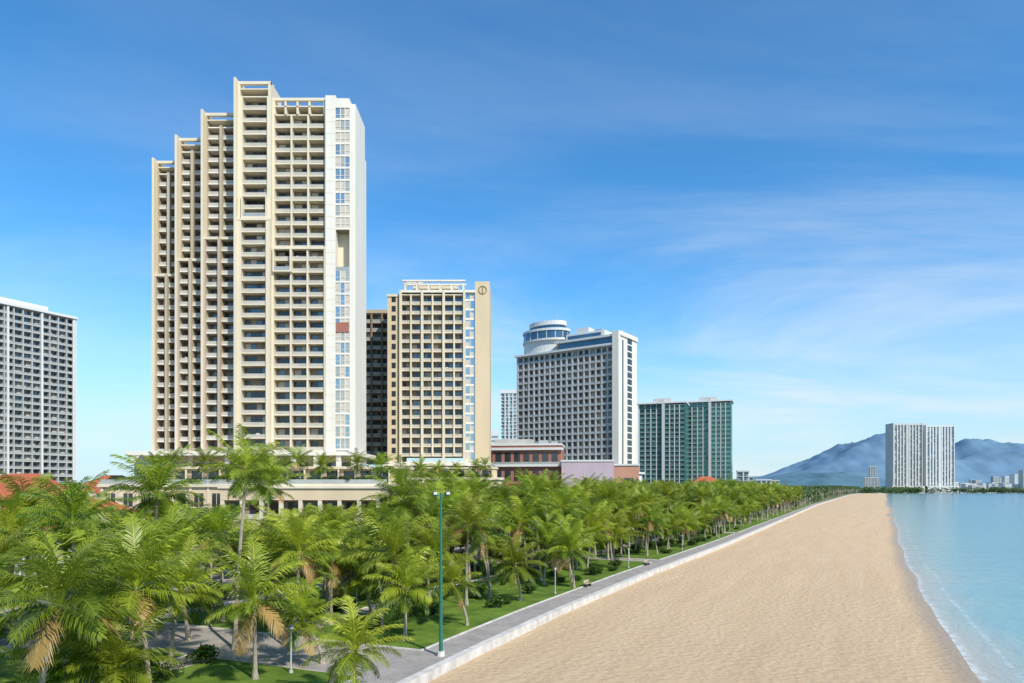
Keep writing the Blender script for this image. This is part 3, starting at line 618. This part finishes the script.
def tree_mesh(seed,h,r,leaf='broad_leaf'):
    rnd=random.Random(seed); V=[];F=[];M=[];A=[]
    fork=Vector((0,0,h*.38)); limb(V,F,M,A,Vector((0,0,-.1)),fork,.28,.18)
    for i in range(13):
        a=rnd.random()*6.28; rr=r*(.25+.65*rnd.random()); c=Vector((math.cos(a)*rr,math.sin(a)*rr,h*(.5+.42*rnd.random())))
        limb(V,F,M,A,fork,c,.11,.03,5); leafcloud(V,F,M,A,c,r*.42,h*.15,330,.20,rnd,1)
    me=bpy.data.meshes.new('broadleaf_tree'); me.from_pydata(V,[],F); me.materials.append(MATS['trunk']); me.materials.append(MATS[leaf])
    me.polygons.foreach_set('material_index',M); at=me.attributes.new('var','FLOAT','POINT'); at.data.foreach_set('value',A); me.update(); return me
TM=[tree_mesh(s,h,r) for s,h,r in((1,6.5,3.2),(2,7.5,3.8),(3,5.5,3.0),(4,8.5,4.2))]
def tree(x,y,z=0.1,s=1):
    o=bpy.data.objects.new('broadleaf_tree',random.choice(TM)); COL.objects.link(o); o.location=(x,y,z); o.rotation_euler=(0,0,U(0,6.28)); o.scale=(s,s,s)
for k in range(140):
    s=U(95,420); w=random.choice((U(24,34),U(49,56),U(18,30))); x,y=W(s,w)
    if near(x,y,2.0): continue
    placed.append((x,y)); tree(x,y,.1,U(.6,.95))
for x,y in((-40,76),(-47,88),(-31,80),(-55,96),(-60,110),(-45,112),(-70,120),(-36,98),(-28,104),(-22,112),(-52,128),(-64,92),(-20,96),(-44,68),(-36,63),(-40,64),(-33,57),(-27,62)):
    tree(x+U(-2,2),y+U(-2,2),.1,U(.55,.85))
def shrub_mesh(seed):
    rnd=random.Random(seed); V=[];F=[];M=[];A=[]
    for i in range(6):
        c=(rnd.uniform(-.5,.5),rnd.uniform(-.5,.5),rnd.uniform(.3,.7)); limb(V,F,M,A,Vector((0,0,0)),Vector(c),.04,.015,4); leafcloud(V,F,M,A,c,.5,.38,150,.10,rnd,1)
    me=bpy.data.meshes.new('shrub'); me.from_pydata(V,[],F); me.materials.append(MATS['trunk']); me.materials.append(MATS['broad_leaf'])
    me.polygons.foreach_set('material_index',M); at=me.attributes.new('var','FLOAT','POINT'); at.data.foreach_set('value',A); me.update(); return me
SM=[shrub_mesh(s) for s in(1,2,3)]
def shrub(x,y,z,q):
    o=bpy.data.objects.new('shrub',random.choice(SM)); COL.objects.link(o); o.location=(x,y,z); o.scale=(q,q,q*.9); o.rotation_euler=(0,0,U(0,6))
for k in range(130):
    s=U(52,260); w=random.choice((U(5.5,8),U(12.5,16.8),U(21,24),U(6,16))); 
    if 69.5<s<80 or 149<s<156: continue
    x,y=W(s,w); shrub(x,y,.12,U(.6,1.6))
for i in range(34): shrub(-90+i*1.85+U(-.4,.4),153.6,14.3,U(.9,1.7))
for i in range(14): shrub(-42+i*2.6+U(-.5,.5),216,16.3,U(1.0,1.8))
def hedge(s0,s1,w0,w1,h):
    rnd=random.Random(int(s0*10)); V=[];F=[];M=[];A=[]
    n=int((s1-s0)*(w1-w0)*h*260)
    for _ in range(n):
        s=rnd.uniform(s0,s1); w=rnd.uniform(w0,w1); x,y=W(s,w); z=h*(rnd.random()**.6)*(1+.25*noise.noise(Vector((x*.8,y*.8,0))))+.1
        leafcloud(V,F,M,A,(x,y,z),.16,.12,1,.09,rnd,0)
    mk('hedge',V,F,['broad_leaf'],M,attrs={'var':A})
hedge(80,96,12.0,13.2,.9); hedge(60,66,15,16.5,1.0); hedge(79.6,80.8,7.5,12,.7); hedge(100,140,15,16.2,.9)

rnd=random.Random(5); V=[];F=[];M=[];A=[]
for k in range(1500):
    s=U(480,1860) if k>250 else U(480,800); w=U(6,36) if R()<.75 else U(48,62)
    x,y=W(min(s,1850),w); h=U(7,12)+min(4,max(0,(y-400)*.006)); 
    limb(V,F,M,A,Vector((x,y,0)),Vector((x+U(-1,1),y,h)),.25,.18,4)
    for i in range(11):
        a=U(0,6.28); e=U(-.5,1.2); L=U(3,4.2); p=Vector((x,y,h)); hd=Vector((math.cos(a),math.sin(a),0)); sd=Vector((-hd.y,hd.x,0)); va=U(.1,.9)
        for q in range(3):
            ee=e-q*.65; d=hd*math.cos(ee)+Vector((0,0,math.sin(ee))); p2=p+d*(L/3); wd=(.35,.65,.55,.1)
            n=len(V); V.extend([tuple(p+sd*wd[q]-Vector((0,0,.15))),tuple(p),tuple(p2),tuple(p2+sd*wd[q+1]-Vector((0,0,.2)))]); V.extend([tuple(p-sd*wd[q]-Vector((0,0,.15))),tuple(p2-sd*wd[q+1]-Vector((0,0,.2)))])
            A.extend([va]*6); F.append((n,n+1,n+2,n+3)); F.append((n+1,n+4,n+5,n+2)); M+=[1,1]; p=p2
    if k%2==0: leafcloud(V,F,M,A,(x+U(-4,4),y+U(-4,4),U(3,6.5)),3.2,2.6,70,.55,rnd,1)
for k in range(520):
    y=U(1760,2000); x=np.interp(y,[1700,1830,1880,2100],[930,1050,1380,2150])+U(-120,120)-20
    if y<np.interp(x,SP[8:12,0],SP[8:12,1])+10: y=float(np.interp(x,SP[8:12,0],SP[8:12,1]))+U(10,40)
    leafcloud(V,F,M,A,(x,y,U(3,10)),10,8,26,2.4,rnd,1)
mk('distant_trees',V,F,['trunk','far_leaf_haze'],M,attrs={'var':A})

# ------------------------------------------------------------ street furniture
def cyl(b,part,m,cx,cy,z0,z1,r0,r1,n=10):
    vs=[(cx+r0*math.cos(i*6.283/n),cy+r0*math.sin(i*6.283/n),z0) for i in range(n)]+[(cx+r1*math.cos(i*6.283/n),cy+r1*math.sin(i*6.283/n),z1) for i in range(n)]
    b.add(part,m,vs,[tuple(range(n))[::-1],tuple(range(n,2*n))]+[(i,(i+1)%n,n+(i+1)%n,n+i) for i in range(n)])
L=Bld('floodlight_mast',-5.5,52.8,20)
cyl(L,'foot','kerb',0,0,0.02,0.4,.34,.3); cyl(L,'mast','green_metal',0,0,0.4,12.6,.16,.08); cyl(L,'collar','green_metal',0,0,4.2,4.4,.19,.19)
L.box('crossarm','green_metal',-.6,.6,-.05,.05,12.35,12.45)
for x in(-.5,.5): L.box('lamp_heads','dark_metal',x-.17,x+.17,-.32,-.06,12.46,12.72); L.box('lamp_glass','lamp_white',x-.14,x+.14,-.335,-.322,12.49,12.69)
L.done()
def lamp(x,y,h,ang):
    b=Bld('street_lamp',x,y,ang); cyl(b,'base','dark_metal',0,0,0.1,.5,.14,.1); cyl(b,'post','metal_rail',0,0,.5,h,.07,.045); b.box('arm','metal_rail',0.0,1.4,-.03,.03,h-.1,h-.03); b.box('lamp_head','lamp_white',.9,1.6,-.12,.12,h-.18,h-.1); b.done()
def garden_lamp(x,y):
    b=Bld('garden_lamp',x,y); cyl(b,'base','grey_conc',0,0,.02,.3,.16,.14); cyl(b,'post','metal_rail',0,0,.3,3.0,.06,.05); cyl(b,'globe','lamp_white',0,0,3.0,3.35,.12,.2); cyl(b,'cap','dark_metal',0,0,3.35,3.5,.24,.08); b.done()
for s,w in((69.5,9.0),(110,4.9),(140,4.9),(175,4.9),(60,18.5),(90,18.8),(215,4.9)): garden_lamp(*W(s,w))
for s in range(70,420,35): lamp(*W(s,35.5),9.5,118)
def bench(s):
    x,y=W(s,3.6); b=Bld('park_bench',x,y,60); 
    for i in range(3): b.box('seat','taupe_paint_and_shade',-.8,.8,-.2+i*.15,-.08+i*.15,.44,.48)
    b.box('backrest','taupe_paint_and_shade',-.8,.8,.26,.3,.55,.9)
    for q in(-.65,.6): b.box('legs','dark_metal',q,q+.06,-.18,.3,.02,.44); b.box('legs','dark_metal',q,q+.06,.3,.34,.02,.9)
    b.done()
for s in(118,146): bench(s)
def car(s,w,m,flip):
    x,y=W(s,w); b=Bld('parked_car' if w>46 else 'car',x,y,62+(180 if flip else 0),.03)
    prof=[(-2.1,.35),(-2.15,.75),(-1.9,.95),(-1.3,1.0),(-.75,1.42),(.65,1.45),(1.35,1.0),(2.0,.85),(2.15,.55),(2.1,.3)]
    def ex(part,mm,pr,hw):
        n=len(pr); b.add(part,mm,[(p,-hw,z) for p,z in pr]+[(p,hw,z) for p,z in pr],[tuple(range(n)),tuple(range(2*n-1,n-1,-1))]+[(i,n+i,n+(i+1)%n,(i+1)%n) for i in range(n)])
    ex('body',m,prof,.84); ex('side_glass','car_glass',[(-1.2,1.02),(-.72,1.36),(.6,1.38),(1.2,1.02)],.855)
    b.add('windscreens','car_glass',[(1.31,-.7,1.06),(1.31,.7,1.06),(.72,.66,1.435),(.72,-.66,1.435)],[(0,1,2,3)])
    for px in(-1.35,1.35):
        for py in(-.8,.66):
            n=12; vs=[(px+.32*math.cos(i*6.283/n),py+q,.32+.32*math.sin(i*6.283/n)) for q in(0,.16) for i in range(n)]
            b.add('wheels','tyre',vs,[tuple(range(n)),tuple(range(2*n-1,n-1,-1))]+[(i,(i+1)%n,n+(i+1)%n,n+i) for i in range(n)])
    b.done()
mat('car_white',(0.7,0.7,0.7),.25,.02); mat('car_silver',(0.4,0.42,0.44),.3,.02,metal=.4); mat('car_blue',(0.03,0.08,0.25),.25,.02)
for s,w,m,fl in((75,37.7,'car_white',0),(88,46.3,'car_silver',1),(121,43.6,'car_white',1),(140,37.6,'car_blue',0),(168,46.4,'car_white',1),(205,40.3,'car_silver',0)): car(s,w,m,fl)

# ------------------------------------------------------------ light, sky, camera
to_sun=Vector((0.60,-0.80,0)).normalized()*math.cos(math.radians(42))+Vector((0,0,math.sin(math.radians(42))))
sd=bpy.data.lights.new('sun','SUN'); sd.energy=5.0; sd.angle=math.radians(.53); sd.color=(1,.935,.815)
so=bpy.data.objects.new('sun',sd); COL.objects.link(so); so.rotation_euler=to_sun.to_track_quat('Z','Y').to_euler()
w=bpy.data.worlds.new('World'); scene.world=w; w.use_nodes=True; N=w.node_tree.nodes; Lk=w.node_tree.links; bg=N['Background']
sky=N.new('ShaderNodeTexSky'); sky.sky_type='NISHITA'; sky.sun_disc=False; sky.sun_elevation=math.radians(42); sky.sun_rotation=math.atan2(to_sun.x,to_sun.y); sky.air_density=1.0; sky.dust_density=0.1; sky.ozone_density=2.5
ml=N.new('ShaderNodeMix'); ml.data_type='RGBA'; ml.blend_type='MULTIPLY'; ml.inputs[0].default_value=1; ml.inputs[7].default_value=(.80,1.08,1.22,1); Lk.new(sky.outputs[0],ml.inputs[6])
hs=N.new('ShaderNodeHueSaturation'); hs.inputs['Saturation'].default_value=1.14; hs.inputs['Value'].default_value=1.66; Lk.new(ml.outputs[2],hs.inputs['Color'])
tc=N.new('ShaderNodeTexCoord'); sx=N.new('ShaderNodeSeparateXYZ'); Lk.new(tc.outputs['Generated'],sx.inputs[0])
hz=N.new('ShaderNodeMapRange'); hz.inputs[1].default_value=0; hz.inputs[2].default_value=.28; hz.inputs[3].default_value=.88; hz.inputs[4].default_value=0; hz.interpolation_type='SMOOTHSTEP'; Lk.new(sx.outputs[2],hz.inputs[0])
mh=N.new('ShaderNodeMix'); mh.data_type='RGBA'; mh.inputs[7].default_value=(5.8,7.8,8.9,1); Lk.new(hz.outputs[0],mh.inputs[0]); Lk.new(hs.outputs[0],mh.inputs[6])
az=N.new('ShaderNodeMath'); az.operation='ADD'; az.inputs[1].default_value=.22; Lk.new(sx.outputs[2],az.inputs[0])
dx=N.new('ShaderNodeMath'); dx.operation='DIVIDE'; Lk.new(sx.outputs[0],dx.inputs[0]); Lk.new(az.outputs[0],dx.inputs[1])
dy=N.new('ShaderNodeMath'); dy.operation='DIVIDE'; Lk.new(sx.outputs[1],dy.inputs[0]); Lk.new(az.outputs[0],dy.inputs[1])
cx=N.new('ShaderNodeCombineXYZ'); Lk.new(dx.outputs[0],cx.inputs[0]); Lk.new(dy.outputs[0],cx.inputs[1])
mp=N.new('ShaderNodeMapping'); mp.inputs['Rotation'].default_value=(0,0,math.radians(20)); mp.inputs['Scale'].default_value=(.55,1.25,1); mp.inputs['Location'].default_value=(.3,.9,0); Lk.new(cx.outputs[0],mp.inputs[0])
n1=N.new('ShaderNodeTexNoise'); n1.inputs['Scale'].default_value=.9; n1.inputs['Detail'].default_value=9; n1.inputs['Roughness'].default_value=.6; n1.inputs['Distortion'].default_value=.5; Lk.new(mp.outputs[0],n1.inputs[0])
r1=N.new('ShaderNodeMapRange'); r1.inputs[1].default_value=.40; r1.inputs[2].default_value=.72; r1.interpolation_type='SMOOTHSTEP'; Lk.new(n1.outputs[0],r1.inputs[0])
low=N.new('ShaderNodeMapRange'); low.inputs[1].default_value=.0; low.inputs[2].default_value=.5; low.inputs[3].default_value=1.0; low.inputs[4].default_value=.2; Lk.new(sx.outputs[2],low.inputs[0])
rx=N.new('ShaderNodeMapRange'); rx.inputs[1].default_value=-.5; rx.inputs[2].default_value=.4; rx.inputs[3].default_value=.35; rx.inputs[4].default_value=1.0; Lk.new(sx.outputs[0],rx.inputs[0])
m1=N.new('ShaderNodeMath'); m1.operation='MULTIPLY'; Lk.new(low.outputs[0],m1.inputs[0]); Lk.new(rx.outputs[0],m1.inputs[1])
m2=N.new('ShaderNodeMath'); m2.operation='MULTIPLY'; Lk.new(m1.outputs[0],m2.inputs[0]); Lk.new(r1.outputs[0],m2.inputs[1])
mc=N.new('ShaderNodeMix'); mc.data_type='RGBA'; mc.inputs[7].default_value=(8.4,9.1,9.6,1); Lk.new(m2.outputs[0],mc.inputs[0]); Lk.new(mh.outputs[2],mc.inputs[6])
Lk.new(mc.outputs[2],bg.inputs['Color']); bg.inputs['Strength'].default_value=.1
cam=bpy.data.cameras.new('camera'); co=bpy.data.objects.new('camera',cam); COL.objects.link(co); co.location=(0,0,13); co.rotation_euler=(math.radians(90),0,0)
cam.lens=24; cam.sensor_width=36; cam.shift_y=.143; cam.clip_end=40000; cam.clip_start=.3
scene.camera=co
scene.view_settings.view_transform='Standard'; scene.view_settings.look='None'; scene.view_settings.exposure=0
